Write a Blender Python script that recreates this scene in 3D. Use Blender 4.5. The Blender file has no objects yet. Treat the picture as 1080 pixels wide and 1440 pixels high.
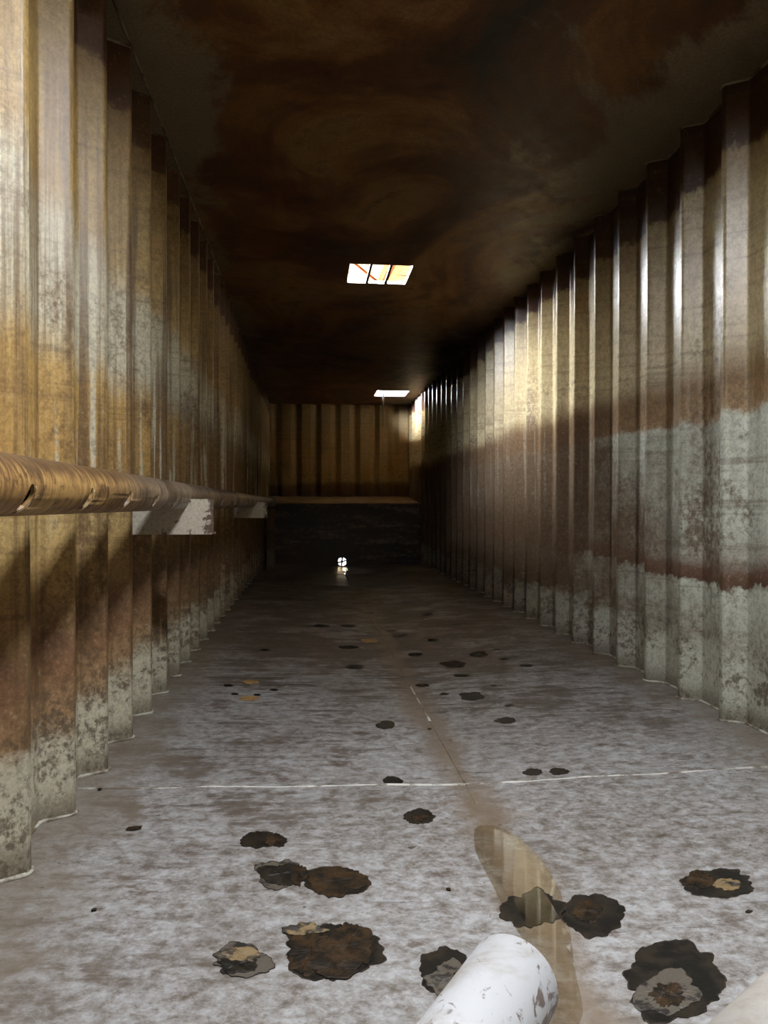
import bpy, bmesh, math, random
from mathutils import Vector, Matrix

# ------------------------------------------------------------------ camera, sky, exposure
scene = bpy.context.scene
C = scene.collection
EYE = 0.91                       # eye height above the floor edge; x = 0, y = 0 is the camera
YAW, PITCH, ROLL, FPX = 0.0961, -0.0094, -0.0012, 1080.0
cam_data = bpy.data.cameras.new('camera')
cam_data.sensor_fit = 'VERTICAL'
cam_data.sensor_height = 36.0
cam_data.lens = 36.0 * FPX / 1440.0
cam_data.clip_start = 0.02
cam = bpy.data.objects.new('camera', cam_data)
C.objects.link(cam)
cam.location = (0, 0, EYE)
Rcam = Matrix.Rotation(-YAW, 4, 'Z') @ Matrix.Rotation(math.pi / 2 + PITCH, 4, 'X') @ Matrix.Rotation(-ROLL, 4, 'Z')
cam.rotation_euler = Rcam.to_euler()
scene.camera = cam

world = bpy.data.worlds.new('overcast_sky')
scene.world = world
world.use_nodes = True
bg = world.node_tree.nodes['Background']
bg.inputs['Color'].default_value = (0.93, 0.97, 1.0, 1)
bg.inputs['Strength'].default_value = 260.0

vs = scene.view_settings
vs.view_transform = 'Standard'
vs.look = 'None'
vs.exposure = 0.15
vs.gamma = 1.0
vs.use_curve_mapping = False
cy = scene.cycles
cy.max_bounces = 8
cy.diffuse_bounces = 5
cy.glossy_bounces = 4
cy.transparent_max_bounces = 8
cy.sample_clamp_indirect = 8.0
cy.caustics_reflective = False
cy.caustics_refractive = False

# main measures (metres)
XL, XR = -0.6894, 1.7300         # planes of the corrugation crests
ZC = EYE + 1.7639                # ceiling
PIT, DEP = 0.3673, 0.080         # corrugation pitch and depth
L0, R0 = 1.9672, 3.0951          # one crest on each side
YF, YE, YB = -1.3385, 13.62, 12.2  # front wall, end wall crest plane, ledge front
XM = 0.5203                      # crease
ZLF, ZLB = 0.93, 1.07            # ledge front and back heights
HATCHES = [(0.31, 0.69, 1.02, 1.35), (0.29, 0.757, 5.64, 6.12), (1.03, 1.53, 11.85, 12.45)]  # the first one is out of view, added to light the foreground

def portal(loc, sx, sy, rot):    # guides sky sampling through an opening; gives off nothing itself
    d = bpy.data.lights.new('sky_portal', 'AREA')
    d.shape = 'RECTANGLE'; d.size = sx; d.size_y = sy
    d.cycles.is_portal = True
    o = bpy.data.objects.new('sky_portal', d)
    o.location = loc; o.rotation_euler = rot
    C.objects.link(o)
for (x0, x1, y0, y1) in HATCHES:
    portal(((x0 + x1) / 2, (y0 + y1) / 2, ZC + 0.05), x1 - x0, y1 - y0, (0, 0, 0))

# ------------------------------------------------------------------ geometry helpers
def ray(px, py):
    u = (px - 540) / FPX; v = -(py - 720) / FPX
    return (Rcam.to_3x3() @ Vector((u, v, -1)))
def floor_z(x, y):
    v = 0.015 + 0.005 * max(y, 0)
    return -v * max(0.0, 1 - abs(x - XM) / 1.25)
def floor_pt(px, py):
    d = ray(px, py); p = Vector((0, 0, EYE)); z = 0.0
    for _ in range(6):
        t = (z - EYE) / d.z
        p = Vector((0, 0, EYE)) + d * t
        z = floor_z(p.x, p.y)
    return p.x, p.y
def at_z(px, py, z):
    d = ray(px, py)
    return Vector((0, 0, EYE)) + d * ((z - EYE) / d.z)

def mesh_obj(name, verts, faces, mat, parent=None, smooth=False):
    me = bpy.data.meshes.new(name)
    me.from_pydata([tuple(v) for v in verts], [], faces)
    me.update()
    if mat: me.materials.append(mat)
    if smooth:
        for p in me.polygons: p.use_smooth = True
    return link(name, me, parent)
def link(name, me, parent=None):
    o = bpy.data.objects.new(name, me)
    C.objects.link(o)
    if parent: o.parent = parent
    return o
def bm_obj(name, bm, mat, parent=None, smooth=False):
    bmesh.ops.recalc_face_normals(bm, faces=bm.faces[:])
    me = bpy.data.meshes.new(name); bm.to_mesh(me); bm.free()
    me.materials.append(mat)
    if smooth:
        for p in me.polygons: p.use_smooth = True
    return link(name, me, parent)
def empty(name, loc=(0, 0, 0)):
    o = bpy.data.objects.new(name, None); o.empty_display_size = 0.1
    o.location = loc; C.objects.link(o); return o
def tag(o, label, cat, group=None):
    o['label'] = label; o['category'] = cat
    if group: o['group'] = group
    return o
def struct(o, label=None):
    o['kind'] = 'structure'
    if label: o['label'] = label
    return o
def add_box(bm, c, s, rot=None):
    m = Matrix.Translation(c)
    if rot is not None: m = m @ rot
    r = bmesh.ops.create_cube(bm, size=1, matrix=m @ Matrix.Diagonal((s[0], s[1], s[2], 1)))
    return r['verts']
def tube(bm, pts, r, seg=8, cap=True):
    """a tube along a polyline; r is a number or one radius per point"""
    pts = [Vector(p) for p in pts]; rings = []
    for i, p in enumerate(pts):
        a = pts[max(i - 1, 0)]; b = pts[min(i + 1, len(pts) - 1)]
        d = (b - a).normalized()
        up = Vector((0, 0, 1)) if abs(d.z) < 0.9 else Vector((1, 0, 0))
        s = d.cross(up).normalized(); t = s.cross(d)
        rr = r[i] if isinstance(r, (list, tuple)) else r
        rings.append([bm.verts.new(p + (s * math.cos(2 * math.pi * k / seg) + t * math.sin(2 * math.pi * k / seg)) * rr) for k in range(seg)])
    for A, B in zip(rings, rings[1:]):
        for k in range(seg): bm.faces.new((A[k], A[(k + 1) % seg], B[(k + 1) % seg], B[k]))
    if cap: bm.faces.new(rings[0][::-1]); bm.faces.new(rings[-1])
def hollow_pipe(bm, L, r, ri, seg=48, nl=2):
    """hollow pipe along +Y from 0 to L"""
    rings = []
    for rad, ys in ((r, [L * i / nl for i in range(nl + 1)]), (ri, [L * (nl - i) / nl for i in range(nl + 1)])):
        for y in ys:
            rings.append([bm.verts.new((rad * math.cos(2 * math.pi * k / seg), y, rad * math.sin(2 * math.pi * k / seg))) for k in range(seg)])
    n = len(rings)
    for i in range(n):
        A, B = rings[i], rings[(i + 1) % n]
        for k in range(seg): bm.faces.new((A[k], A[(k + 1) % seg], B[(k + 1) % seg], B[k]))

# ------------------------------------------------------------------ node helpers
class NT:
    def __init__(self, name):
        self.m = bpy.data.materials.new(name); self.m.use_nodes = True
        self.t = self.m.node_tree; self.t.nodes.clear()
        self.out = self.t.nodes.new('ShaderNodeOutputMaterial')
        self.b = self.t.nodes.new('ShaderNodeBsdfPrincipled')
        self.t.links.new(self.b.outputs[0], self.out.inputs[0])
        g = self.t.nodes.new('ShaderNodeNewGeometry'); self.pos = g.outputs['Position']
        s = self.t.nodes.new('ShaderNodeSeparateXYZ'); self.t.links.new(self.pos, s.inputs[0])
        self.x, self.y, self.z = s.outputs
    def put(self, sock, v):
        if isinstance(v, bpy.types.NodeSocket): self.t.links.new(v, sock)
        elif isinstance(v, (tuple, list)) and len(v) == 3 and sock.type == 'RGBA': sock.default_value = (*v, 1)
        else: sock.default_value = v
    def math(self, op, a, b=0.0, clamp=False):
        n = self.t.nodes.new('ShaderNodeMath'); n.operation = op; n.use_clamp = clamp
        self.put(n.inputs[0], a); self.put(n.inputs[1], b); return n.outputs[0]
    def scaled(self, sx, sy, sz, off=(0, 0, 0)):
        n = self.t.nodes.new('ShaderNodeMapping'); self.put(n.inputs['Vector'], self.pos)
        n.inputs['Scale'].default_value = (sx, sy, sz); n.inputs['Location'].default_value = off
        return n.outputs[0]
    def noise(self, vec, scale=1.0, detail=4.0, rough=0.6, dist=0.0):
        n = self.t.nodes.new('ShaderNodeTexNoise'); self.put(n.inputs['Vector'], vec)
        n.inputs['Scale'].default_value = scale; n.inputs['Detail'].default_value = detail
        n.inputs['Roughness'].default_value = rough; n.inputs['Distortion'].default_value = dist
        return n.outputs['Fac']
    def ramp(self, f, stops, interp='LINEAR'):
        n = self.t.nodes.new('ShaderNodeValToRGB'); self.put(n.inputs[0], f)
        cr = n.color_ramp; cr.interpolation = interp
        while len(cr.elements) < len(stops): cr.elements.new(0.5)
        for e, (p, c) in zip(cr.elements, stops):
            e.position = p
            e.color = (*c, 1) if isinstance(c, (tuple, list)) else (c, c, c, 1)
        return n.outputs['Color']
    def step(self, f, a, b, lo=0.0, hi=1.0):
        n = self.t.nodes.new('ShaderNodeMapRange'); n.interpolation_type = 'SMOOTHSTEP'
        self.put(n.inputs[0], f)
        n.inputs[1].default_value = a; n.inputs[2].default_value = b
        n.inputs[3].default_value = lo; n.inputs[4].default_value = hi
        return n.outputs[0]
    def mix(self, f, a, b, mode='MIX'):
        n = self.t.nodes.new('ShaderNodeMix'); n.data_type = 'RGBA'; n.blend_type = mode
        self.put(n.inputs[0], f); self.put(n.inputs[6], a); self.put(n.inputs[7], b)
        return n.outputs[2]
    def bump(self, h, strength=0.3, dist=0.01):
        n = self.t.nodes.new('ShaderNodeBump'); n.inputs['Strength'].default_value = strength
        n.inputs['Distance'].default_value = dist; self.put(n.inputs['Height'], h)
        self.t.links.new(n.outputs[0], self.b.inputs['Normal'])
    def done(self, color, rough=0.5, spec=0.5, metal=0.0):
        self.put(self.b.inputs['Base Color'], color); self.put(self.b.inputs['Roughness'], rough)
        self.put(self.b.inputs['Specular IOR Level'], spec); self.put(self.b.inputs['Metallic'], metal)
        return self.m

def wall_material(name, zstops, pale, brown, streak, far_brown, seed, gloss):
    n = NT(name)
    o = (seed, seed * 1.7, seed * 0.6)
    wob = n.noise(n.scaled(0.6, 0.6, 0.5, o), 1.0, 3, 0.5)
    fine = n.noise(n.scaled(8, 8, 8, o), 1.0, 8, 0.74)
    sp = n.noise(n.scaled(40, 40, 34, o), 1.0, 5, 0.75)
    zone = n.noise(n.scaled(1.1, 1.1, 1.4, (seed + 3, 2, 1)), 1.0, 4, 0.55)
    # level bands left by the liquid, their edges ragged
    z = n.math('ADD', n.z, n.math('MULTIPLY', n.math('SUBTRACT', wob, 0.5), 0.30))
    z = n.math('ADD', z, n.math('MULTIPLY', n.math('SUBTRACT', fine, 0.5), 0.13))
    z = n.math('ADD', z, n.math('MULTIPLY', n.math('SUBTRACT', sp, 0.5), 0.05))
    col = n.ramp(n.math('DIVIDE', z, 2.8), [(p / 2.8, c) for p, c in zstops])
    # faint level lines
    ln = n.noise(n.scaled(0.8, 0.8, 24, (4, seed, 2)), 1.0, 6, 0.7, 0.2)
    col = n.mix(n.step(ln, 0.50, 0.68, 0.0, 0.5), col, brown)
    # vertical run marks: pale and brown
    st = n.noise(n.scaled(26, 26, 0.55, o), 1.0, 5, 0.62)
    stn = n.math('ADD', st, n.math('MULTIPLY', n.math('SUBTRACT', sp, 0.5), 0.16))
    inz = n.math('MULTIPLY', n.step(n.z, 0.75, 1.1), n.step(n.z, 2.0, 1.45))
    f2 = n.math('MULTIPLY', n.step(n.math('ADD', n.math('SUBTRACT', 1.0, stn), n.math('MULTIPLY', zone, 0.3)), 0.60, 0.80),
                n.math('MULTIPLY', n.step(n.z, 2.45, 2.0), streak))
    col = n.mix(f2, col, brown)
    # brown film with a ragged edge over the deeper part of the tank
    yy = n.math('ADD', n.y, n.math('MULTIPLY', n.math('SUBTRACT', zone, 0.5), 3.0))
    yy = n.math('ADD', yy, n.math('MULTIPLY', n.math('SUBTRACT', fine, 0.5), 2.0))
    fb = n.math('MULTIPLY', n.step(yy, 3.0, 4.9), n.math('MULTIPLY', n.step(z, 1.60, 1.42), far_brown))
    col = n.mix(fb, col, tuple(v * 1.0 for v in brown))
    f = n.math('MULTIPLY', n.step(n.math('ADD', stn, n.math('MULTIPLY', zone, 0.40)), 0.765, 0.82), n.math('MULTIPLY', inz, streak))
    col = n.mix(f, col, pale)
    # blotches of rust dirt
    bl = n.noise(n.scaled(2.2, 2.2, 1.7, (1, seed, 4)), 1.0, 9, 0.72, 0.3)
    d = n.step(n.math('ADD', bl, n.math('MULTIPLY', n.math('SUBTRACT', sp, 0.5), 0.45)), 0.51, 0.68)
    d = n.math('MULTIPLY', d, n.step(n.z, 2.2, 1.5))
    col = n.mix(n.math('MULTIPLY', d, 0.8), col, brown)
    # pale scale near the foot, broken by dirt
    lw = n.noise(n.scaled(2.6, 2.6, 5, (seed, 8, 1)), 1.0, 8, 0.72)
    f3 = n.math('MULTIPLY', n.step(n.math('ADD', n.z, n.math('MULTIPLY', n.math('SUBTRACT', lw, 0.5), 0.75)), 0.33, 0.20), n.step(n.y, 4.0, 9.0, 0.75, 0.2))
    col = n.mix(f3, col, pale)
    f4 = n.math('MULTIPLY', n.step(n.math('ADD', n.math('MULTIPLY', lw, 0.5), n.math('MULTIPLY', sp, 0.5)), 0.50, 0.58), n.step(n.z, 0.5, 0.25, 0.0, 0.75))
    col = n.mix(f4, col, (0.12, 0.088, 0.06))
    f5 = n.math('MULTIPLY', n.step(n.math('ADD', n.z, n.math('MULTIPLY', n.math('SUBTRACT', sp, 0.5), 0.25)), 0.09, 0.02), 0.6)
    col = n.mix(f5, col, (0.10, 0.075, 0.05))
    # mottle
    gr = n.noise(n.scaled(110, 110, 95, o), 1.0, 3, 0.7)
    gv = n.math('ADD', n.math('MULTIPLY', sp, 0.55), n.math('MULTIPLY', gr, 0.45))
    col = n.mix(n.step(gv, 0.42, 0.60, 0.0, 0.62), col, n.mix(0.6, col, (0.02, 0.012, 0.006)))
    col = n.mix(n.step(gv, 0.44, 0.36, 0.0, 0.18), col, pale)
    n.bump(n.math('ADD', n.math('MULTIPLY', fine, 0.6), n.math('MULTIPLY', sp, 0.3)), 0.22, 0.012)
    rough = n.step(n.math('ADD', d, n.step(n.z, 1.5, 1.2, 0, 0.6)), 0.0, 1.0, gloss, 0.62)
    return n.done(col, rough, n.step(z, 1.42, 1.62, 0.18, 0.5))

PALE_R = (0.54, 0.54, 0.45)
M_wall_right = wall_material('stained_grey_green_steel', [
    (0.00, (0.33, 0.31, 0.25)), (0.30, (0.34, 0.32, 0.26)), (0.45, (0.48, 0.48, 0.40)), (0.575, (0.54, 0.56, 0.47)), (0.59, (0.12, 0.062, 0.042)),
    (0.64, (0.16, 0.09, 0.06)), (0.70, (0.40, 0.38, 0.32)), (0.85, (0.53, 0.54, 0.46)), (1.30, (0.60, 0.62, 0.53)), (1.33, (0.33, 0.21, 0.11)), (1.47, (0.23, 0.145, 0.068)),
    (1.62, (0.56, 0.46, 0.28)), (2.05, (0.52, 0.42, 0.24)), (2.40, (0.36, 0.27, 0.135)), (2.425, (0.075, 0.032, 0.014)), (2.8, (0.05, 0.020, 0.009))],
    PALE_R, (0.125, 0.076, 0.042), 0.15, 0.96, 2.3, 0.32)
M_wall_left = wall_material('stained_golden_steel', [
    (0.00, (0.40, 0.36, 0.27)), (0.22, (0.38, 0.33, 0.23)), (0.34, (0.30, 0.185, 0.095)), (0.46, (0.22, 0.115, 0.058)), (0.55, (0.20, 0.11, 0.06)),
    (0.66, (0.36, 0.225, 0.085)), (0.85, (0.46, 0.32, 0.13)), (1.05, (0.44, 0.265, 0.085)), (1.30, (0.48, 0.31, 0.11)), (1.44, (0.60, 0.55, 0.41)),
    (1.72, (0.60, 0.54, 0.38)), (1.84, (0.48, 0.32, 0.115)), (2.15, (0.40, 0.27, 0.10)), (2.44, (0.32, 0.205, 0.08)), (2.465, (0.115, 0.050, 0.020)), (2.8, (0.085, 0.035, 0.014))],
    (0.58, 0.54, 0.42), (0.150, 0.088, 0.040), 0.85, 0.70, 7.1, 0.46)
M_wall_back = wall_material('tan_film_steel', [
    (0.00, (0.2, 0.14, 0.07)), (1.10, (0.10, 0.055, 0.025)), (1.22, (0.14, 0.08, 0.035)), (1.30, (0.42, 0.28, 0.12)), (2.1, (0.45, 0.31, 0.135)),
    (2.5, (0.45, 0.34, 0.18)), (2.8, (0.25, 0.17, 0.08))],
    (0.36, 0.27, 0.14), (0.16, 0.09, 0.035), 0.15, 0.0, 4.2, 0.45)

def dark_plate():
    n = NT('black_stained_plate')
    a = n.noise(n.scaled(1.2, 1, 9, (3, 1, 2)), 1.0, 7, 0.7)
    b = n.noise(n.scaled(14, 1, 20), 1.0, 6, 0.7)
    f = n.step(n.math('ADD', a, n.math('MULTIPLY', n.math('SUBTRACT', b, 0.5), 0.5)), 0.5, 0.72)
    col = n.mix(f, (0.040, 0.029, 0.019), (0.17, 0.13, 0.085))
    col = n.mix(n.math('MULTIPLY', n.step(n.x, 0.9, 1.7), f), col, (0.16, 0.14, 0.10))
    n.bump(b, 0.2, 0.01)
    return n.done(col, 0.5, 0.4)
M_dark = dark_plate()

def floor_material():
    n = NT('scuffed_grey_floor_coating')
    big = n.noise(n.scaled(0.8, 0.7, 1, (5, 2, 0)), 1.0, 5, 0.6, 0.5)
    med = n.noise(n.scaled(3.2, 3.6, 3, (7, 4, 0)), 1.0, 9, 0.72, 0.25)
    mid = n.noise(n.scaled(21, 25, 6, (1, 4, 0)), 1.0, 7, 0.72, 0.25)
    soft = n.noise(n.scaled(1.7, 1.7, 1, (3, 8, 0)), 1.0, 6, 0.6)
    fin = n.noise(n.scaled(60, 75, 40), 1.0, 6, 0.75, 0.1)
    drag = n.noise(n.scaled(2.2, 20, 2, (2, 9, 0)), 1.0, 9, 0.76, 0.35)
    col = n.ramp(n.math('ADD', n.math('ADD', n.math('MULTIPLY', mid, 0.5), n.math('MULTIPLY', fin, 0.3)), n.math('MULTIPLY', soft, 0.2)),
                 [(0.37, (0.085, 0.066, 0.053)), (0.44, (0.16, 0.138, 0.122)), (0.50, (0.255, 0.24, 0.232)), (0.58, (0.38, 0.375, 0.385))])
    # brown worn film in torn sheets and drag marks
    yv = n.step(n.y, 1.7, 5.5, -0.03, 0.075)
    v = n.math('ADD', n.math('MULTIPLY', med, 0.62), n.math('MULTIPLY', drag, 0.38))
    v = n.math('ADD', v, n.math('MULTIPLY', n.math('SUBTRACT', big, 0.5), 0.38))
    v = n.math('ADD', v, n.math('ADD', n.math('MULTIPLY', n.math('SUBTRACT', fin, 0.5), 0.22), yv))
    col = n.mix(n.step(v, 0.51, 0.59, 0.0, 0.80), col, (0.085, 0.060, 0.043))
    v2 = n.math('ADD', drag, n.math('ADD', n.math('MULTIPLY', n.math('SUBTRACT', fin, 0.5), 0.3), yv))
    col = n.mix(n.step(v2, 0.56, 0.66, 0.0, 0.75), col, (0.068, 0.050, 0.038))
    tb = n.noise(n.scaled(5.5, 8.5, 3, (11, 3, 0)), 1.0, 9, 0.78, 0.2)
    col = n.mix(n.step(n.math('ADD', tb, n.math('ADD', n.math('MULTIPLY', n.math('SUBTRACT', soft, 0.5), 0.5), n.math('MULTIPLY', yv, 0.5))), 0.57, 0.66, 0.0, 0.8), col, (0.088, 0.058, 0.040))
    # brown silt along the crease
    cx = n.math('ABSOLUTE', n.math('SUBTRACT', n.x, XM))
    cxn = n.math('ADD', cx, n.math('MULTIPLY', n.math('SUBTRACT', med, 0.5), 0.35))
    col = n.mix(n.step(cxn, 0.11, 0.0, 0.0, 0.8), col, (0.18, 0.13, 0.088))
    # brown tide along the sides
    sd = n.math('ADD', cx, n.math('MULTIPLY', n.math('SUBTRACT', med, 0.5), 0.9))
    col = n.mix(n.step(sd, 0.95, 1.22, 0.0, 0.65), col, (0.17, 0.135, 0.10))
    # colour turns to a very dark brown towards the end of the tank
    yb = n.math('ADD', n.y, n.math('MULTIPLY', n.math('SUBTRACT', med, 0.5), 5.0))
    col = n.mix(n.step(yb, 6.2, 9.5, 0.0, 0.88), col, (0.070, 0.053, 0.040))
    spk = n.noise(n.scaled(24, 24, 10, (9, 9, 9)), 1.0, 2, 0.5)
    col = n.mix(n.step(spk, 0.74, 0.77, 0.0, 0.8), col, (0.05, 0.035, 0.025))
    n.bump(n.math('ADD', n.math('MULTIPLY', mid, 0.7), n.math('MULTIPLY', fin, 0.3)), 0.22, 0.006)
    rough = n.step(n.math('ADD', med, n.step(n.y, 6.0, 11.0, 0.0, -0.35)), 0.1, 0.7, 0.30, 0.60)
    return n.done(col, rough, 0.5)
M_floor = floor_material()

def ceiling_material():
    n = NT('rust_brown_ceiling_film')
    a = n.noise(n.scaled(0.95, 0.6, 1, (2, 6, 0)), 1.0, 7, 0.66, 1.2)
    b = n.noise(n.scaled(9, 7, 6), 1.0, 7, 0.72)
    fin = n.noise(n.scaled(70, 70, 40), 1.0, 3, 0.6)
    col = n.ramp(n.math('ADD', a, n.math('MULTIPLY', n.math('SUBTRACT', b, 0.5), 0.22)),
                 [(0.35, (0.018, 0.011, 0.007)), (0.43, (0.075, 0.026, 0.008)), (0.50, (0.115, 0.042, 0.011)), (0.55, (0.18, 0.08, 0.022)), (0.63, (0.25, 0.138, 0.047)), (0.74, (0.075, 0.032, 0.011))])
    g = n.noise(n.scaled(0.9, 0.7, 1, (8, 1, 3)), 1.0, 7, 0.7, 0.8)
    side = n.math('ABSOLUTE', n.math('SUBTRACT', n.x, XM))
    gg = n.math('ADD', g, n.step(side, 0.6, 1.3, -0.06, 0.16))
    col = n.mix(n.step(gg, 0.57, 0.66, 0.0, 0.8), col, (0.23, 0.185, 0.11))
    col = n.mix(n.step(fin, 0.3, 0.7, 0.0, 0.35), col, (0.01, 0.006, 0.003))
    n.bump(n.math('ADD', b, n.math('MULTIPLY', fin, 0.4)), 0.18, 0.008)
    return n.done(col, n.step(b, 0.3, 0.7, 0.38, 0.58), 0.4)
M_ceiling = ceiling_material()

def plain(name, c1, c2, scale=20, rough=0.55, lo=0.42, hi=0.62, spec=0.4, bump=0.2):
    n = NT(name)
    a = n.noise(n.scaled(scale, scale, scale), 1.0, 6, 0.7)
    n.bump(a, bump, 0.006)
    return n.done(n.mix(n.step(a, lo, hi), c1, c2), rough, spec)
M_bead = plain('pale_weld_bead', (0.48, 0.46, 0.39), (0.15, 0.11, 0.075), 14, 0.55, 0.42, 0.60)
M_seam = plain('white_floor_weld', (0.58, 0.56, 0.52), (0.16, 0.125, 0.095), 7, 0.45, 0.46, 0.6)
M_farseam = plain('stained_floor_weld', (0.20, 0.165, 0.13), (0.05, 0.038, 0.03), 7, 0.5)
M_topbead = plain('dull_ceiling_weld', (0.22, 0.18, 0.11), (0.04, 0.022, 0.012), 7, 0.55, 0.42, 0.6)
M_black = plain('bare_black_steel', (0.010, 0.009, 0.008), (0.026, 0.020, 0.014), 25, 0.38, spec=0.25)
M_rust = plain('dark_rust_scale', (0.042, 0.023, 0.010), (0.011, 0.008, 0.005), 22, 0.6, 0.40, 0.60, 0.2, 0.8)
M_tan = plain('tan_primer_scale', (0.21, 0.145, 0.07), (0.035, 0.028, 0.022), 26, 0.6, 0.46, 0.56)
M_ochre = plain('bright_ochre_scale', (0.42, 0.26, 0.10), (0.25, 0.15, 0.06), 26, 0.6)
M_greyscale = plain('grey_primer_scale', (0.095, 0.080, 0.064), (0.022, 0.018, 0.015), 18, 0.5, 0.50, 0.58)
M_lip = plain('curled_coating_edge', (0.06, 0.045, 0.034), (0.02, 0.015, 0.012), 30, 0.55, spec=0.2)
M_white_steel = plain('chipped_white_paint', (0.60, 0.56, 0.48), (0.10, 0.055, 0.03), 16, 0.5, 0.53, 0.64)
def bracket_material():
    n = NT('chipped_white_bracket')
    a = n.noise(n.scaled(26, 26, 26), 1.0, 7, 0.75)
    b = n.noise(n.scaled(90, 90, 90), 1.0, 4, 0.7)
    v = n.math('ADD', n.math('ADD', n.math('MULTIPLY', a, 0.7), n.math('MULTIPLY', b, 0.3)), n.step(n.x, -0.47, -0.405, 0.0, 0.13))
    col = n.mix(n.step(b, 0.4, 0.65, 0.0, 0.5), (0.56, 0.50, 0.41), (0.34, 0.28, 0.20))
    col = n.mix(n.step(v, 0.57, 0.62, 0.0, 0.9), col, (0.075, 0.035, 0.02))
    n.bump(v, 0.2, 0.005)
    return n.done(col, 0.5, 0.4)
M_white_steel = bracket_material()
M_collar = plain('dull_white_collar', (0.5, 0.48, 0.44), (0.3, 0.26, 0.2), 20, 0.5)
M_bar = plain('dark_hatch_bar', (0.004, 0.003, 0.002), (0.006, 0.004, 0.003), 20, 0.7)
M_redbeam = plain('red_oxide_beam', (0.12, 0.035, 0.015), (0.09, 0.03, 0.015), 5, 0.8, spec=0.0)
M_orange = plain('orange_beam', (0.30, 0.12, 0.05), (0.24, 0.10, 0.04), 5, 0.8, spec=0.0)
M_ground = plain('yard_gravel', (0.30, 0.29, 0.26), (0.22, 0.2, 0.17), 6, 0.9)

def pipe_material():
    n = NT('ochre_rusted_pipe')
    ring = n.noise(n.scaled(9, 42, 9), 1.0, 7, 0.72, 0.9)
    big = n.noise(n.scaled(5.0, 3.2, 9, (1, 2, 3)), 1.0, 6, 0.65)
    fine = n.noise(n.scaled(50, 60, 50), 1.0, 4, 0.7)
    v = n.math('ADD', n.math('MULTIPLY', ring, 0.55), n.math('MULTIPLY', big, 0.5))
    col = n.ramp(v, [(0.38, (0.50, 0.33, 0.13)), (0.49, (0.38, 0.22, 0.075)), (0.575, (0.20, 0.105, 0.038)), (0.68, (0.06, 0.032, 0.016))])
    bl = n.noise(n.scaled(16, 11, 16, (4, 1, 9)), 1.0, 7, 0.72, 0.4)
    col = n.mix(n.step(n.math('ADD', bl, n.math('MULTIPLY', n.math('SUBTRACT', ring, 0.5), 0.3)), 0.50, 0.60, 0.0, 0.85), col, (0.075, 0.038, 0.016))
    top = n.step(n.math('ADD', n.z, n.math('MULTIPLY', n.math('SUBTRACT', ring, 0.5), 0.10)), 0.955, 0.985)
    col = n.mix(n.math('MULTIPLY', top, 0.85), col, (0.085, 0.045, 0.020))
    yy = n.math('ADD', n.y, n.math('MULTIPLY', n.math('SUBTRACT', big, 0.5), 1.5))
    col = n.mix(n.step(yy, 1.9, 2.7, 0.0, 0.75), col, n.mix(n.step(v, 0.44, 0.62), (0.34, 0.27, 0.20), (0.09, 0.06, 0.04)))
    n.bump(n.math('ADD', ring, n.math('MULTIPLY', fine, 0.5)), 0.25, 0.006)
    return n.done(col, n.step(ring, 0.3, 0.7, 0.28, 0.55), 0.5)
M_pipe = pipe_material()
M_burr = plain('tan_burnt_burr', (0.42, 0.33, 0.20), (0.14, 0.08, 0.04), 40, 0.5)

def white_pipe_material():
    n = NT('white_pipe_with_rust_specks')
    a = n.noise(n.scaled(9, 9, 9, (3, 3, 3)), 1.0, 7, 0.7, 0.5)
    s = n.noise(n.scaled(38, 26, 38), 1.0, 4, 0.65, 0.8)
    col = n.mix(n.step(a, 0.45, 0.7), (0.52, 0.52, 0.545), (0.36, 0.325, 0.295))
    low = n.step(n.z, 0.365, 0.29)
    col = n.mix(n.step(n.math('ADD', s, n.math('MULTIPLY', low, 0.20)), 0.60, 0.68, 0.0, 0.85), col, (0.10, 0.055, 0.035))
    n.bump(s, 0.12, 0.005)
    return n.done(col, 0.42, 0.5)
M_white_pipe = white_pipe_material()

def water_material():
    n = NT('brown_water')
    t = n.t
    tr = t.nodes.new('ShaderNodeBsdfTransparent'); tr.inputs[0].default_value = (0.93, 0.87, 0.76, 1)
    gl = t.nodes.new('ShaderNodeBsdfGlossy'); gl.inputs['Roughness'].default_value = 0.03
    gl.inputs['Color'].default_value = (1, 1, 1, 1)
    fr = t.nodes.new('ShaderNodeFresnel'); fr.inputs['IOR'].default_value = 1.9
    mx = t.nodes.new('ShaderNodeMixShader')
    t.links.new(fr.outputs[0], mx.inputs[0]); t.links.new(tr.outputs[0], mx.inputs[1]); t.links.new(gl.outputs[0], mx.inputs[2])
    bp = t.nodes.new('ShaderNodeBump'); bp.inputs['Strength'].default_value = 0.015; bp.inputs['Distance'].default_value = 0.004
    t.links.new(n.noise(n.scaled(14, 14, 1), 1.0, 2, 0.5), bp.inputs['Height'])
    t.links.new(bp.outputs[0], gl.inputs['Normal']); t.links.new(bp.outputs[0], fr.inputs['Normal'])
    t.nodes.remove(n.b)
    t.links.new(mx.outputs[0], n.out.inputs[0])
    return n.m
M_water = water_material()

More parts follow.
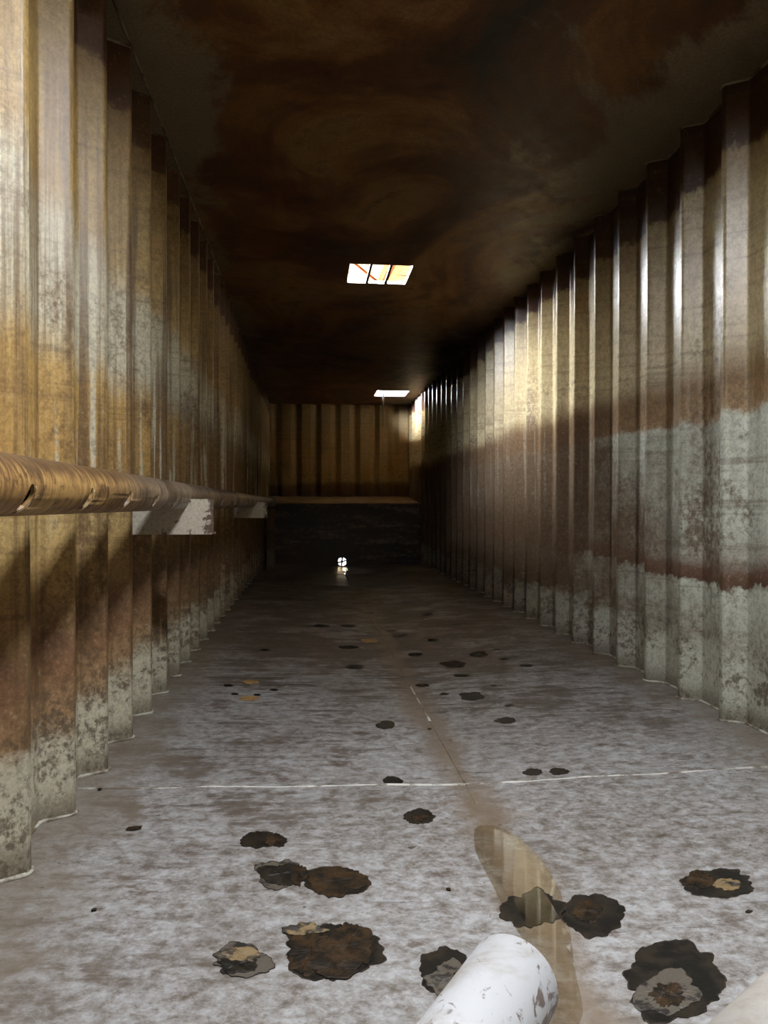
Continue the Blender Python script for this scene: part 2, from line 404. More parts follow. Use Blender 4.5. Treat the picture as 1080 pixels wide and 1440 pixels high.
# ------------------------------------------------------------------ the setting: corrugated walls
CREST, SLANT = 0.030, 0.050
VALLEY = PIT - CREST - 2 * SLANT
def profile(pitch, SLANT=SLANT):
    """(along, outward) for one corrugation from crest middle to crest middle, corners rounded"""
    v = pitch - CREST - 2 * SLANT
    base = [(0, 0), (CREST / 2, 0), (CREST / 2 + SLANT, DEP), (CREST / 2 + SLANT + v, DEP), (CREST / 2 + 2 * SLANT + v, 0), (pitch, 0)]
    out = [base[0]]
    for a, b, c in zip(base, base[1:], base[2:]):
        A, B, D = Vector(a), Vector(b), Vector(c)
        u = (A - B).normalized() * 0.009; w = (D - B).normalized() * 0.009
        for t in (0.0, 0.25, 0.5, 0.75, 1.0):
            p = (B + u) * (1 - t) ** 2 + B * 2 * t * (1 - t) + (B + w) * t * t
            out.append((p.x, p.y))
    out.append(base[-1])
    return out
def panel_mesh(name, pitch, z0, z1, mat, sign, slant=SLANT):
    """corrugated strip along +Y, outward along sign * X"""
    pr = profile(pitch, slant); vs_, fs = [], []
    for (s, d) in pr:
        vs_ += [(sign * d, s, z0), (sign * d, s, z1), (sign * (d + 0.004), s, z0), (sign * (d + 0.004), s, z1)]
    for i in range(len(pr) - 1):
        a, b = 4 * i, 4 * i + 4
        fs += [(a, b, b + 1, a + 1), (a + 2, a + 3, b + 3, b + 2), (a + 1, b + 1, b + 3, a + 3), (a, a + 2, b + 2, b)]
    me = bpy.data.meshes.new(name); me.from_pydata(vs_, [], fs); me.update(); me.materials.append(mat)
    return me

def bead_along(points, r, name, mat, parent, jitter=0.0, seg=6):
    rnd = random.Random(len(points))
    bm = bmesh.new()
    pts = []
    for p, q in zip(points, points[1:]):
        p, q = Vector(p), Vector(q); k = max(1, int((q - p).length / 0.05))
        for i in range(k): pts.append(p.lerp(q, i / k))
    pts.append(Vector(points[-1]))
    tube(bm, pts, [r * (1 + jitter * rnd.uniform(-1, 1)) for _ in pts], seg)
    return bm_obj(name, bm, mat, parent, True)

for side, X, Y0, sign, mat in (('left', XL, L0 - 9 * PIT, -1, M_wall_left), ('right', XR, R0 - 12 * PIT, 1, M_wall_right)):
    w = struct(empty('wall_' + side), 'tall %s corrugated steel side wall with horizontal stain lines' % ('golden brown' if side == 'left' else 'grey green and tan'))
    n_pan = int(math.ceil((YE + 0.09 - Y0) / PIT))
    me = panel_mesh('corrugated_panel', PIT, -0.02, ZC + 0.004, mat, sign)
    foot, head = [], []
    for k in range(n_pan):
        o = link('corrugated_panel', me, w); o.location = (X, Y0 + k * PIT, 0)
        if Y0 + k * PIT > 0.2:
            for (s, d) in profile(PIT)[:-1]:
                y = Y0 + k * PIT + s
                if y < YB: foot.append((X + sign * (d - 0.003), y, 0.002))
                if y < YE: head.append((X + sign * (d - 0.003), y, ZC - 0.002))
    bead_along(foot, 0.0055, 'weld_bead', M_bead, w, 0.35)
    bead_along(head, 0.006, 'weld_bead', M_topbead, w, 0.35)

# end wall above the ledge
EP = 0.343
wb = struct(empty('wall_back'), 'tan corrugated end wall rising behind the sloping ledge')
me = panel_mesh('corrugated_panel', EP, ZLB - 0.05, ZC + 0.004, M_wall_back, -1, 0.078)
x = 1.79
k = 0
while x - k * EP > -0.9:
    o = link('corrugated_panel', me, wb)
    o.rotation_euler = (0, 0, math.pi / 2); o.location = (x - k * EP + 0.03, YE, 0); k += 1
# panels run along -X, outward +Y
for o in wb.children: o.rotation_euler = (0, 0, math.pi / 2)

# front wall (behind the camera)
def plate_with_hole(name, x0, x1, z0, z1, y, cx, cz, r, th, mat, parent=None):
    seg = 48; vs_, fs = [], []
    per = []
    for i in range(seg):
        a = 2 * math.pi * i / seg; dx, dz = math.cos(a), math.sin(a)
        t = min((x1 - cx) / dx if dx > 1e-6 else 1e9, (x0 - cx) / dx if dx < -1e-6 else 1e9,
                (z1 - cz) / dz if dz > 1e-6 else 1e9, (z0 - cz) / dz if dz < -1e-6 else 1e9)
        per.append((cx + dx * t, cz + dz * t))
    for (yy) in (y, y + th):
        for i in range(seg):
            a = 2 * math.pi * i / seg
            vs_.append((cx + r * math.cos(a), yy, cz + r * math.sin(a)))
        for p in per: vs_.append((p[0], yy, p[1]))
    S = seg
    for i in range(S):
        j = (i + 1) % S
        fs.append((i, j, S + j, S + i)); fs.append((2 * S + j, 2 * S + i, 3 * S + i, 3 * S + j))
        fs.append((j, i, 2 * S + i, 2 * S + j))
    # square off the corners
    for (X_, Z_) in ((x0, z0), (x0, z1), (x1, z0), (x1, z1)):
        best = None
        for i in range(S):
            j = (i + 1) % S
            p, q = per[i], per[j]
            if abs(p[0] - q[0]) > 1e-6 and abs(p[1] - q[1]) > 1e-6:
                if (abs(p[0] - X_) < 1e-6 and abs(q[1] - Z_) < 1e-6) or (abs(q[0] - X_) < 1e-6 and abs(p[1] - Z_) < 1e-6): best = (i, j)
        if best:
            vs_ += [(X_, y, Z_), (X_, y + th, Z_)]
            c = len(vs_) - 2; i, j = best
            fs.append((S + i, S + j, c)); fs.append((3 * S + j, 3 * S + i, c + 1))
    return mesh_obj(name, vs_, fs, mat, parent)
bm = bmesh.new(); add_box(bm, ((XL + XR) / 2, YF - 0.004, ZC / 2 - 0.03), (XR - XL + 0.2, 0.008, ZC + 0.06))
wf = bm_obj('wall_front', bm, M_wall_left)
struct(wf)

# ledge and the dark plate below it
led = mesh_obj('wall_back_ledge', [(XL - .09, YB, ZLF), (XR + .09, YB, ZLF), (XR + .09, YE + .09, ZLB), (XL - .09, YE + .09, ZLB),
                        (XL - .09, YB, ZLF - .01), (XR + .09, YB, ZLF - .01), (XR + .09, YE + .09, ZLB - .01), (XL - .09, YE + .09, ZLB - .01)],
               [(0, 1, 2, 3), (7, 6, 5, 4), (0, 4, 5, 1), (1, 5, 6, 2), (2, 6, 7, 3), (3, 7, 4, 0)],
               plain('silt_covered_ledge', (0.40, 0.30, 0.19), (0.22, 0.15, 0.09), 5, 0.6))
struct(led, 'brown silt covered ledge sloping up to the end wall')
bead_along([(XL - .08, YB - .004, ZLF + 0.002), (XR + .08, YB - .004, ZLF + 0.002)], 0.010, 'ledge_lip', plain('ledge_lip_tan', (0.30, 0.22, 0.12), (0.16, 0.11, 0.06), 6), led, 0.15)
PORT = (0.507, 0.004, 0.068)
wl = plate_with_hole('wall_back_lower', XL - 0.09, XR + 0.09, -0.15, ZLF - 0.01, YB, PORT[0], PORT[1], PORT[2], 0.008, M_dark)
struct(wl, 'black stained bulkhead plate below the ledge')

# ------------------------------------------------------------------ floor
floor = struct(empty('floor'), 'scuffed grey coated steel floor folded to a shallow centre crease')
ys = [YF, 0.90, 2.53, 4.17, 5.81, 7.45, 9.09, 10.73, YB + 0.01]
for a, b in zip(ys, ys[1:]):
    for (x0, x1) in ((XL - 0.10, XM), (XM, XR + 0.10)):
        nx, ny = 6, 6; vs_, fs = [], []
        for i in range(ny + 1):
            for j in range(nx + 1):
                xx = x0 + (x1 - x0) * j / nx; yy = a + (b - a) * i / ny
                vs_.append((xx, yy, floor_z(xx, yy)))
        for i in range(ny):
            for j in range(nx):
                q = i * (nx + 1) + j; fs.append((q, q + 1, q + nx + 2, q + nx + 1))
        N = len(vs_)
        rim = [j for j in range(nx + 1)] + [i * (nx + 1) + nx for i in range(1, ny + 1)] + [ny * (nx + 1) + j for j in range(nx - 1, -1, -1)] + [i * (nx + 1) for i in range(ny - 1, 0, -1)]
        for r_ in rim:
            v = vs_[r_]; vs_.append((v[0], v[1], v[2] - 0.006))
        m = len(rim)
        for i in range(m): fs.append((rim[i], N + i, N + (i + 1) % m, rim[(i + 1) % m]))
        fs.append(tuple(N + i for i in range(m - 1, -1, -1)))
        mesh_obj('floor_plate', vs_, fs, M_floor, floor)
for s in ys[1:-1]:
    for (x0, x1) in ((XL - 0.05, XM), (XM, XR + 0.05)):
        bead_along([(x0 + (x1 - x0) * t / 12, s + 0.006 * math.sin(t * 1.3 + s), floor_z(x0 + (x1 - x0) * t / 12, s) - 0.001) for t in range(13)], 0.0045 if s < 5 else 0.003, 'weld_seam', M_seam if s < 4 else M_farseam, floor, 0.5)
M_crease = plain('silted_crease_weld', (0.22, 0.17, 0.125), (0.12, 0.09, 0.065), 8, 0.5)
bead_along([(XM, y_, floor_z(XM, y_) - 0.001) for y_ in (2.35, 3.3)], 0.0035, 'crease_weld', M_crease, floor, 0.3)
bead_along([(XM, y_, floor_z(XM, y_) - 0.001) for y_ in (3.3, 3.95)], 0.005, 'crease_weld', M_seam, floor, 0.4)
bead_along([(XM, y_, floor_z(XM, y_) - 0.001) for y_ in (3.95, YB)], 0.004, 'crease_weld', M_crease, floor, 0.3)

# ------------------------------------------------------------------ ceiling with three hatch openings
ceil = struct(empty('ceiling'), 'dark rust brown steel ceiling with film stains')
cys = [YF, 1.9, 4.6, 7.35, 10.1, YE + 0.1]
for a, b in zip(cys, cys[1:]):
    rects = [(XL - 0.10, XR + 0.10, a, b)]
    for h in HATCHES:
        if a < h[2] < b:
            rects = [(XL - .10, h[0], a, b), (h[1], XR + .10, a, b), (h[0], h[1], a, h[2]), (h[0], h[1], h[3], b)]
    bm = bmesh.new()
    for (x0, x1, y0, y1) in rects: add_box(bm, ((x0 + x1) / 2, (y0 + y1) / 2, ZC + 0.005), (x1 - x0, y1 - y0, 0.01))
    bm_obj('ceiling_plate', bm, M_ceiling, ceil)
for X in (XL + 0.004,):
    bead_along([(X, 0.3, ZC), (X, YE, ZC)], 0.005, 'weld_seam', M_topbead, ceil, 0.3)

hl = ['open square hatch in the ceiling close above the white pipe stubs', 'open square ceiling hatch divided by two thin dark bars',
      'open ceiling hatch beside the end wall with a rod hanging from it']
for i, (x0, x1, y0, y1) in enumerate(HATCHES):
    t = tag(empty('ceiling_hatch', ((x0 + x1) / 2, (y0 + y1) / 2, ZC)), hl[i], 'hatch')
    bm = bmesh.new(); hx, hy, th, hh = (x1 - x0) / 2, (y1 - y0) / 2, 0.006, 0.022
    for s in (-1, 1):
        add_box(bm, (s * (hx + th / 2 - 0.001), 0, hh / 2), (th, 2 * hy + 2 * th, hh))
        add_box(bm, (0, s * (hy + th / 2 - 0.001), hh / 2), (2 * hx, th, hh))
    bm_obj('collar', bm, M_collar, t)
    if i == 1:
        for f in (-0.32, 0.32):
            bm = bmesh.new(); add_box(bm, (f * hx, 0, 0.006), (0.020, 2 * hy, 0.012)); bm_obj('bar', bm, M_bar, t)
    if i == 2:
        bm = bmesh.new(); tube(bm, [(-0.12, 0.05, 0.03), (-0.12, 0.05, -0.52)], 0.008); tube(bm, [(-0.12, 0.05, 0.0), (-0.12, 0.05, -0.16)], 0.016)
        tube(bm, [(-0.12, -hy, 0.025), (-0.12, hy, 0.025)], 0.008)
        bm_obj('hanging_rod', bm, M_black, t)

# ------------------------------------------------------------------ the yard outside the openings, with unseen walls added to block light
g = mesh_obj('yard_ground', [(-60, -60, -0.75), (60, -60, -0.75), (60, 60, -0.75), (-60, 60, -0.75)], [(0, 1, 2, 3)], M_ground)
struct(g)
# the tank stands under the edge of a shed: roof over it, open to the left only, other sides closed by added walls
M_roof = plain('cream_roof_sheet', (0.34, 0.27, 0.18), (0.27, 0.21, 0.13), 3, 0.7, spec=0.1)
ZR = ZC + 2.0
RX0, RX1, RY0, RY1 = -0.95, 9.0, 2.2, 26.0
shed = struct(empty('shed', (0, 0, -0.75)), 'cream shed roof seen through the ceiling hatches')
OZ = 0.75
nr = 40
for k in range(nr):
    y0 = RY0 + (RY1 - RY0) * k / nr; y1 = RY0 + (RY1 - RY0) * (k + 1) / nr
    bm = bmesh.new()
    add_box(bm, ((RX0 + RX1) / 2, (y0 + y1) / 2, ZR + 0.10 + OZ + 0.02 * (k % 2)), (RX1 - RX0, y1 - y0 + 0.02, 0.02)); bm_obj('roof_sheet', bm, M_roof, shed)
bm = bmesh.new(); add_box(bm, (RX1, (RY0 + RY1) / 2, (ZR + 0.1 + OZ) / 2), (0.05, RY1 - RY0, ZR + 0.1 + OZ)); bm_obj('shed_wall', bm, M_roof, shed)  # unseen side wall, added to keep light from the right out
bm = bmesh.new(); add_box(bm, ((RX0 + RX1) / 2, RY1, (ZR + 0.1 + OZ) / 2), (RX1 - RX0, 0.05, ZR + 0.1 + OZ)); bm_obj('shed_wall', bm, M_roof, shed)  # unseen end wall, added to keep low light from the far end out
for (x0_, x1_, z0_) in ((RX0, XR + 0.25, ZC + 0.06 + OZ), (XR + 0.25, RX1, 0.0)):
    bm = bmesh.new(); add_box(bm, ((x0_ + x1_) / 2, RY0 + 0.02, (z0_ + ZR + 0.1 + OZ) / 2), (x1_ - x0_, 0.03, ZR + 0.1 + OZ - z0_)); bm_obj('shed_wall', bm, M_roof, shed)  # unseen gable, added to stop front light entering the middle hatch
def rafter(px, w, mat):
    p, q = at_z(*px[0], ZR), at_z(*px[1], ZR); d = (q - p).normalized()
    t0 = (RY0 + 0.1 - p.y) / d.y; t1 = (RY1 - 0.1 - p.y) / d.y
    if d.x > 0: t1 = min(t1, (RX1 - 0.1 - p.x) / d.x)
    p, q = p + d * t0, p + d * t1
    bm = bmesh.new(); add_box(bm, (p + q) / 2 + Vector((0, 0, OZ)), (w, (q - p).length, 0.16), (q - p).to_track_quat('Y', 'Z').to_matrix().to_4x4())
    bm_obj('rafter', bm, mat, shed)
rafter(((545.6, 379), (536, 398)), 0.10, M_redbeam)
rafter(((554.5, 379), (545, 400)), 0.14, M_orange)
p, q = at_z(507, 377, ZR), at_z(532, 397, ZR)
bm = bmesh.new(); d = (q - p); tube(bm, [p - d * 0.5 + Vector((0, 0, OZ)), q + d * 0.6 + Vector((0, 0, OZ))], 0.02); bm_obj('brace_rod', bm, M_redbeam, shed)
for (x_, y_) in ((RX0, RY0), (RX0, 14.0), (RX0, RY1)):
    bm = bmesh.new(); add_box(bm, (x_, y_, (ZR + 0.09 + OZ) / 2), (0.15, 0.15, ZR + 0.09 + OZ)); bm_obj('shed_post', bm, M_redbeam, shed)

# ------------------------------------------------------------------ long slotted pipe on the left wall and its brackets
PX, PZ, PR = -0.55, EYE + 0.0355, 0.0575
pipe = tag(empty('slotted_pipe', (PX, -1.25, PZ)), 'long ochre rusted pipe with burnt slots running along the left wall', 'pipe')
bm = bmesh.new(); hollow_pipe(bm, 12.05, PR, PR - 0.007, 56, 60)
body = bm_obj('pipe_body', bm, M_pipe, pipe, True)
slots = [1.42 + 0.375 * k for k in range(15)]
cut = bmesh.new(); rnd = random.Random(5); sl = []
for k, y in enumerate(slots):
    ang = math.radians(-28 + rnd.uniform(-5, 5)); ln = rnd.uniform(0.024, 0.032); wd = rnd.uniform(0.014, 0.019); tl = math.radians(rnd.uniform(-28, -16))
    c = Vector((math.cos(ang) * PR, y + 1.25, math.sin(ang) * PR))
    # local frame: radial, along pipe, around
    rad = Vector((math.cos(ang), 0, math.sin(ang))); al = Vector((0, 1, 0)); ar = rad.cross(al)
    e1 = al * math.cos(tl) + ar * math.sin(tl); e2 = rad.cross(e1)
    M = Matrix((( *[rad.x, e1.x, e2.x], c.x), (rad.y, e1.y, e2.y, c.y), (rad.z, e1.z, e2.z, c.z), (0, 0, 0, 1)))
    bmesh.ops.create_icosphere(cut, subdivisions=2, radius=1, matrix=M @ Matrix.Diagonal((0.03, wd, ln, 1)))
    sl.append((c, ang, wd, ln, tl))
cutter = bm_obj('cutter', cut, M_pipe, None)
cutter.parent = pipe
md = body.modifiers.new('slots', 'BOOLEAN'); md.object = cutter; md.operation = 'DIFFERENCE'; md.solver = 'EXACT'
bpy.context.view_layer.update()
dg = bpy.context.evaluated_depsgraph_get()
new = bpy.data.meshes.new_from_object(body.evaluated_get(dg))
body.modifiers.clear(); body.data = new
bpy.data.objects.remove(cutter)
for p_ in body.data.polygons: p_.use_smooth = len(p_.vertices) == 4 and p_.area > 0.0006
for (c, ang, wd, ln, tl) in sl[:10]:          # bright burr round the far rim of each slot
    pts = []
    for i in range(11):
        t = math.radians(-95 + 150 * i / 10)
        u, v = math.cos(t) * (wd + 0.002), math.sin(t) * (ln + 0.002) * 1.1
        al_, ar_ = u * math.cos(tl) - v * math.sin(tl) * -1, v * math.cos(tl) + u * math.sin(tl)
        a2 = ang + (ar_) / PR
        al_ = u * math.cos(tl) + v * math.sin(tl) * -1
        pts.append((math.cos(a2) * (PR + 0.001), c.y + al_, math.sin(a2) * (PR + 0.001)))
    bm = bmesh.new(); tube(bm, pts, 0.0013, 5); bm_obj('slot_burr', bm, M_burr, pipe, True)
# coupling at the far end
bm = bmesh.new()
for (y, r, l) in ((11.75, 0.068, 0.05), (11.86, 0.082, 0.03), (11.92, 0.082, 0.03)):
    tube(bm, [(0, y, 0), (0, y + l, 0)], r, 24)
for k in range(6):
    a = k * math.pi / 3
    tube(bm, [(0.068 * math.cos(a), 11.84, 0.068 * math.sin(a)), (0.068 * math.cos(a), 11.99, 0.068 * math.sin(a))], 0.012, 6)
bm_obj('flange_coupling', bm, plain('scabby_coupling', (0.22, 0.17, 0.11), (0.05, 0.035, 0.02), 25), pipe)
# drop leg that carries the coupling
leg = tag(empty('pipe_stanchion', (-0.54, 10.75, 0)), 'dull square post under the flanged end of the slotted pipe', 'post')
bm = bmesh.new(); add_box(bm, (0, 0, 0.42), (0.11, 0.06, 0.84)); bmesh.ops.bevel(bm, geom=bm.edges[:], offset=0.006, segments=2)
bm_obj('post', bm, M_wall_left, leg)
bm = bmesh.new(); add_box(bm, (0, 0, 0.004), (0.17, 0.12, 0.008)); bm_obj('foot_plate', bm, M_wall_left, leg)
bm = bmesh.new(); add_box(bm, (0, 0, 0.842), (0.13, 0.09, 0.006)); bm_obj('saddle_plate', bm, M_wall_left, leg)

def bracket(y, label):
    zb, zt, x0, x1 = EYE - 0.124, EYE + 0.023, XL - DEP + 0.002, -0.40
    t = tag(empty('pipe_bracket', (0, y, 0)), label, 'bracket', 'brackets carrying the slotted pipe')
    out = [(x0, zb), (x1 - 0.006, zb), (x1, zb + 0.006), (x1, zt)]
    rr = PR + 0.001
    a0 = math.asin((zt - PZ) / rr)
    for i in range(25):
        a = a0 - (math.pi + 2 * a0) * i / 24
        out.append((PX + rr * math.cos(a), PZ + rr * math.sin(a)))
    out.append((x0, zt))
    bm = bmesh.new()
    f = bm.faces.new([bm.verts.new((x, -0.005, z)) for x, z in out])
    r = bmesh.ops.extrude_face_region(bm, geom=[f])
    for v in r['geom']:
        if isinstance(v, bmesh.types.BMVert): v.co.y += 0.010
    bmesh.ops.triangulate(bm, faces=[f for f in bm.faces if len(f.verts) > 4])
    bm_obj('face_plate', bm, M_white_steel, t)
    bm = bmesh.new(); add_box(bm, ((x0 + x1) / 2, 0.045, zb + 0.004), (x1 - x0, 0.08, 0.008)); bm_obj('bottom_flange', bm, M_white_steel, t)
bracket(3.252, 'chipped white angle bracket cradling the pipe next to the burnt slots')
bracket(3.252 + 11 * PIT, 'dull angle bracket cradling the pipe towards its flanged end')

# ------------------------------------------------------------------ drain port in the lower plate
dp = tag(empty('drain_port', (PORT[0], YB, PORT[1])), 'small round drain port at floor level with cross vanes and daylight', 'drain')
bm = bmesh.new(); hollow_pipe(bm, 0.08, PORT[2] + 0.008, PORT[2] - 0.004, 32, 1); bmesh.ops.translate(bm, verts=bm.verts[:], vec=(0, -0.01, 0))
bm_obj('ring', bm, M_black, dp)
for a in (math.radians(86), math.radians(12)):
    bm = bmesh.new(); add_box(bm, (0, 0.03, 0), (2 * PORT[2] - 0.01, 0.01, 0.030), Matrix.Rotation(-a, 4, 'Y')); bm_obj('vane', bm, M_black, dp)
bm = bmesh.new(); tube(bm, [(0, 0.02, 0), (0, 0.045, 0)], 0.024, 12); bm_obj('hub', bm, M_black, dp)

# ------------------------------------------------------------------ peeled patches of the floor coating
from mathutils import noise as mnoise
def outline(cx, cy, w, h, seed, n=44, jag=0.16):
    pts = []; S = seed * 13.37
    for i in range(n):
        a = 2 * math.pi * i / n; c, s_ = math.cos(a), math.sin(a)
        r = 1 + 1.7 * jag * mnoise.noise(Vector((c * 1.1 + S, s_ * 1.1, S))) + 1.0 * jag * mnoise.noise(Vector((c * 3.2, s_ * 3.2 + S, 2))) \
            + 0.36 * jag * mnoise.noise(Vector((c * 8, s_ * 8, S))) + 0.16 * jag * mnoise.noise(Vector((c * 19, s_ * 19, S)))
        pts.append((cx + w * r * c, cy + h * r * s_))
    return pts
def blob(name, pts_px, lift, mat, parent, relief=0.0, seed=0, thick=0.004):
    """irregular thin plate lying on the floor plates, outline given as image points turned into floor points"""
    rnd = random.Random(seed)
    P = [floor_pt(*p) for p in pts_px]
    cx = sum(p[0] for p in P) / len(P); cy_ = sum(p[1] for p in P) / len(P)
    rings = [0.25, 0.5, 0.75, 0.93, 1.0]; vs_, fs = [(cx, cy_, floor_z(cx, cy_) + lift + relief)], []
    n = len(P)
    for f in rings:
        for (x, y) in P:
            X, Y = cx + (x - cx) * f, cy_ + (y - cy_) * f
            e = relief * rnd.uniform(0.2, 1.0) if f < 1 else 0
            vs_.append((X, Y, floor_z(X, Y) + lift + e))
    for (x, y) in P: vs_.append((x, y, floor_z(x, y) + lift - thick))
    for i in range(n):
        j = (i + 1) % n
        fs.append((0, 1 + i, 1 + j))
        for k in range(len(rings)):
            a = 1 + k * n; b = a + n
            fs.append((a + i, b + i, b + j, a + j))
    return mesh_obj(name, vs_, fs, mat, parent)
def ring(name, pts_px, grow, mat, parent):
    """thin raised edge of coating round a patch"""
    P = [floor_pt(*p) for p in pts_px]
    cx = sum(p[0] for p in P) / len(P); cy_ = sum(p[1] for p in P) / len(P)
    n = len(P); vs_, fs = [], []
    for (f, l) in ((0.975, 0.0008), (1.0, 0.0022), (1.0 + grow, 0.0003)):
        for (x, y) in P:
            X, Y = cx + (x - cx) * f, cy_ + (y - cy_) * f
            vs_.append((X, Y, floor_z(X, Y) + l))
    for i in range(n):
        j = (i + 1) % n
        fs += [(i, n + i, n + j, j), (n + i, 2 * n + i, 2 * n + j, n + j)]
    return mesh_obj(name, vs_, fs, mat, parent)
# (x0, x1, y0, y1, base, [(rel cx, rel cy, rel w, rel h, material)])
B, RU, TA, GR = M_black, M_rust, M_tan, M_greyscale
big = [
 (334, 400, 1171, 1193, B, [(0.65, 0.1, 0.38, 0.75, RU)]),
 (355, 434, 1209, 1251, GR, [(0.0, 0.05, 0.72, 0.68, B), (0.65, 0.1, 0.3, 0.7, RU)]),
 (424, 518, 1217, 1262, B, [(0.0, 0.05, 0.85, 0.8, RU)]),
 (390, 537, 1291, 1381, B, [(-0.35, 0.05, 0.48, 0.7, RU), (0.40, -0.05, 0.48, 0.72, RU), (0.1, 0.55, 0.55, 0.35, RU), (-0.5, -0.62, 0.40, 0.20, TA)]),
 (294, 388, 1327, 1377, GR, [(-0.15, 0.25, 0.6, 0.55, B), (-0.1, -0.3, 0.65, 0.4, TA)]),
 (704, 794, 1250, 1306, B, []),
 (786, 881, 1259, 1316, B, [(-0.15, -0.15, 0.48, 0.55, RU)]),
 (952, 1058, 1221, 1265, B, [(-0.45, -0.25, 0.42, 0.5, RU), (0.35, 0.1, 0.4, 0.35, TA)]),
 (862, 1023, 1328, 1436, B, [(-0.05, 0.30, 0.52, 0.52, GR), (-0.05, 0.35, 0.36, 0.34, RU)]),
 (586, 680, 1331, 1405, B, [(0.05, 0.25, 0.70, 0.68, GR), (0.35, 0.25, 0.28, 0.3, RU)]),
 (538, 567, 1092, 1104, B, []), (565, 610, 1138, 1159, B, [(0.1, 0.2, 0.55, 0.45, RU)]),
 (735, 763, 1081, 1091, B, []), (772, 800, 1080, 1090, B, []),
]
seed = 1
for (x0, x1, y0, y1, base, inner) in big:
    cx, cyy, w, h = (x0 + x1) / 2, (y0 + y1) / 2, (x1 - x0) / 2, (y1 - y0) / 2
    ol = outline(cx, cyy, w * 0.93, h * 0.93, seed, 110, 0.19)
    patch = blob('peeled_patch', ol, 0.0012, base, floor, 0.0, seed)
    ring('coating_edge', ol, 0.014, M_lip, patch)
    for q, (rx, ry, rw, rh, mt) in enumerate(inner):
        blob('scale_flake', outline(cx + rx * w, cyy + ry * h, rw * w, rh * h, seed * 31 + q, 72, 0.24), 0.0022 + 0.0006 * q, mt, patch, 0.0018, seed + q, 0.002)
    seed += 1
small = [(542, 1020, 13, 6, B), (664, 979, 17, 6, B), (709, 1013, 16, 4, B), (500, 938, 14, 3, B), (637, 934, 18, 5, RU), (673, 920, 14, 4, RU), (519, 901, 13, 3, M_ochre),
 (489, 910, 14, 2.5, RU), (562, 893, 11, 2.5, B), (550, 887, 8, 2, B), (451, 880, 12, 2.2, B), (490, 880, 10, 2, B), (609, 900, 8, 2, B), (601, 863.6, 6, 1.5, B),
 (572, 848, 11, 3, B), (584, 920.6, 10, 2.5, RU), (649, 950, 9, 2.2, B), (594, 964, 9, 2.2, RU), (625, 976, 7, 1.6, B), (352, 959, 11, 2.8, M_ochre), (350, 982, 15, 3.4, M_ochre),
 (321, 964, 7, 2, B), (386, 970, 6, 1.6, B), (362, 977, 5, 1.5, B), (330, 976, 5, 1.5, B), (373, 914, 6, 1.4, B), (694, 964, 4, 1.4, B), (698, 913, 5, 1.6, B), (740, 936, 9, 2, B),
 (708, 927, 6, 1.5, B), (1053, 1282, 5, 2.5, B), (604, 1025, 3, 1.2, B), (716, 992, 8, 1.8, TA), (640, 878, 6, 1.3, B), (555, 868, 7, 1.3, B), (520, 862, 7, 1.2, B)]
for (cx, cyy, w, h, mt) in small:
    ol = outline(cx, cyy, w, h, seed, 24, 0.2)
    p_ = blob('peeled_patch', ol, 0.001, mt, floor, 0.0, seed)
    if mt is not B and mt is not M_ochre: blob('scale_flake', outline(cx - w * .2, cyy, w * 0.5, h * 0.5, seed + 77, 16, 0.2), 0.002, M_black, p_, 0.0005, seed, 0.0015)
    seed += 1

# loose rust flakes
for i, (px, py, w, h, lab) in enumerate(((187, 1166, 12, 3.5, 'curled brown rust flake lying on bare floor near the left wall'), (140, 1111, 3, 1.6, 'tiny dark rust crumb beside the weld seam and left wall'),
                       (132, 1281, 4, 1.5, 'tiny dark rust crumb alone on pale floor'), (631, 1252, 3, 2, 'tiny dark rust crumb between the twin patches and the puddle'))):
    x, y = floor_pt(px, py); s = y / 1080
    bm = bmesh.new(); bmesh.ops.create_icosphere(bm, subdivisions=2, radius=1)
    rnd = random.Random(i)
    for v in bm.verts:
        k = rnd.uniform(0.75, 1.15)
        v.co = Vector((v.co.x * w * s * k, v.co.y * max(h * s * 2.2, 0.004) * k, max(v.co.z, -0.5) * 0.004 * k + 0.002 + (v.co.x ** 3) * w * s * 0.22))
    o = bm_obj('rust_flake', bm, M_rust); o.location = (x, y, floor_z(x, y)); o.rotation_euler.z = 0.2 * i
    tag(o, lab, 'flake')

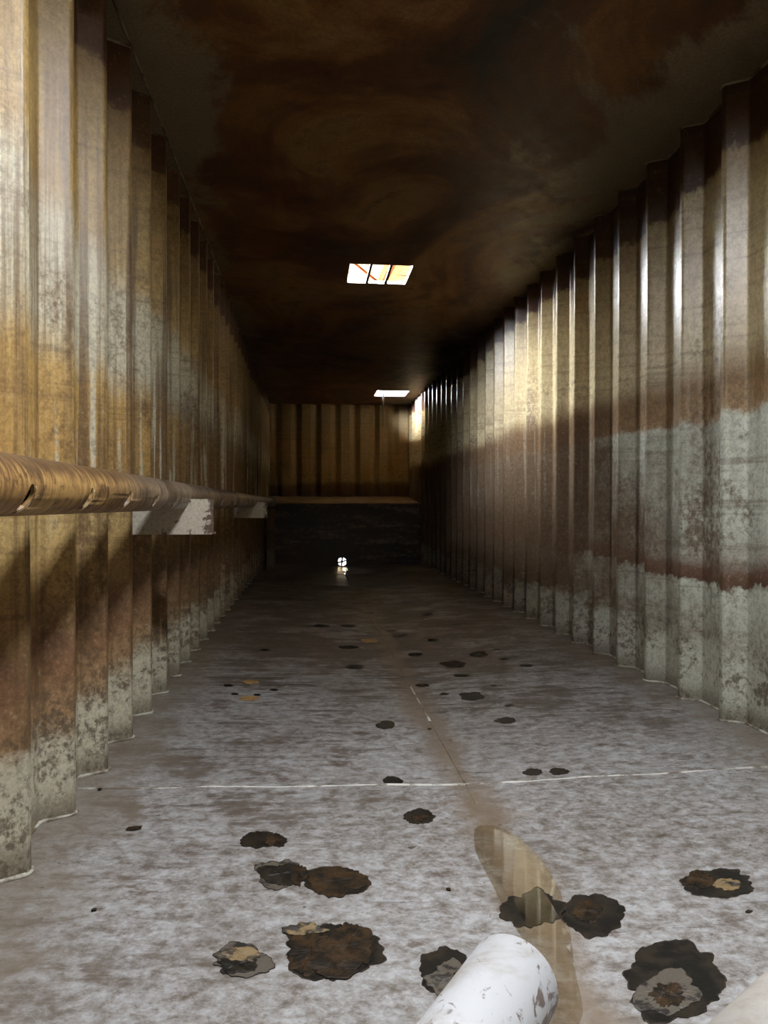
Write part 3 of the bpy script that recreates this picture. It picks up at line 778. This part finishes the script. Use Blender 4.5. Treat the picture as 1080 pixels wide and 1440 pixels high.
# ------------------------------------------------------------------ shallow water in the crease
def puddle(pts_px, lift, label):
    P = [floor_pt(*p) for p in pts_px]
    # smooth the outline
    Q = []
    n = len(P)
    for i in range(n):
        p0, p1, p2, p3 = (Vector(P[(i + k) % n]) for k in (-1, 0, 1, 2))
        for t in (0, 0.25, 0.5, 0.75):
            Q.append(0.5 * ((2 * p1) + (p2 - p0) * t + (2 * p0 - 5 * p1 + 4 * p2 - p3) * t * t + (3 * p1 - p0 - 3 * p2 + p3) * t ** 3))
    n = len(Q); cx = sum(q.x for q in Q) / n
    vs_, fs = [], []
    for q in Q: vs_.append((q.x, q.y, floor_z(q.x, q.y) + 0.0004))
    ys_ = [q.y for q in Q]; c = Vector((cx, sum(ys_) / n))
    for q in Q:
        r = q + (c - q).normalized() * 0.03
        vs_.append((r.x, r.y, floor_z(XM, r.y) + lift))
    for i in range(n): fs.append((i, (i + 1) % n, n + (i + 1) % n, n + i))
    fs.append(tuple(n + i for i in range(n)))
    bm = bmesh.new(); V = [bm.verts.new(v) for v in vs_]
    for f in fs: bm.faces.new([V[i] for i in f])
    bmesh.ops.triangulate(bm, faces=bm.faces[:])
    return tag(bm_obj('puddle', bm, M_water), label, 'puddle')
puddle([(668, 1166), (690, 1160), (720, 1172), (745, 1192), (770, 1222), (788, 1255), (800, 1300), (808, 1360), (815, 1440), (720, 1440), (735, 1390), (738, 1330), (715, 1290), (690, 1240), (670, 1200)],
       0.0020, 'shallow brown puddle in the crease beside the white pipe stub')
puddle([(480, 799), (488, 801), (491, 808), (490, 818), (492, 828), (486, 836), (478, 834), (472, 824), (473, 812), (474, 803)], 0.002, 'dark thin puddle in the crease before the drain port')

# ------------------------------------------------------------------ white pipe stubs near the camera
def stub(end, ang, r, L, label, M_white_pipe=M_white_pipe):
    t = tag(empty('white_pipe_stub', (0, 0, 0)), label, 'pipe')
    d = Vector((math.sin(ang), math.cos(ang), 0)); st = Vector(end) - d * L
    bm = bmesh.new(); hollow_pipe(bm, L, r, r - 0.006, 56, 3)
    bmesh.ops.rotate(bm, verts=bm.verts[:], cent=(0, 0, 0), matrix=Matrix.Rotation(-ang, 3, 'Z'))
    bmesh.ops.translate(bm, verts=bm.verts[:], vec=st)
    o = bm_obj('pipe_body', bm, M_white_pipe, t, False)
    for p in o.data.polygons: p.use_smooth = abs(p.normal.dot(d)) < 0.3
    m = Vector(end) - d * L * 0.55; fz = floor_z(m.x, m.y)
    bm = bmesh.new(); tube(bm, [(m.x, m.y, fz), (m.x, m.y, end[2] - r * 0.9)], 0.02, 16); bm_obj('support_leg', bm, M_white_pipe, t, True)
    bm = bmesh.new(); tube(bm, [(m.x, m.y, fz - 0.002), (m.x, m.y, fz + 0.008)], 0.06, 24); bm_obj('foot_plate', bm, M_white_pipe, t)
stub((0.252, 0.93, 0.318), math.radians(35), 0.057, 1.1, 'white painted pipe stub with rust specks standing over the puddle')
stub((1.55, 1.55, 0.27), math.radians(55), 0.062, 1.35, 'smooth pale pipe stub running towards the right wall',
     plain('smooth_pale_paint', (0.40, 0.37, 0.34), (0.30, 0.265, 0.235), 6, 0.45))
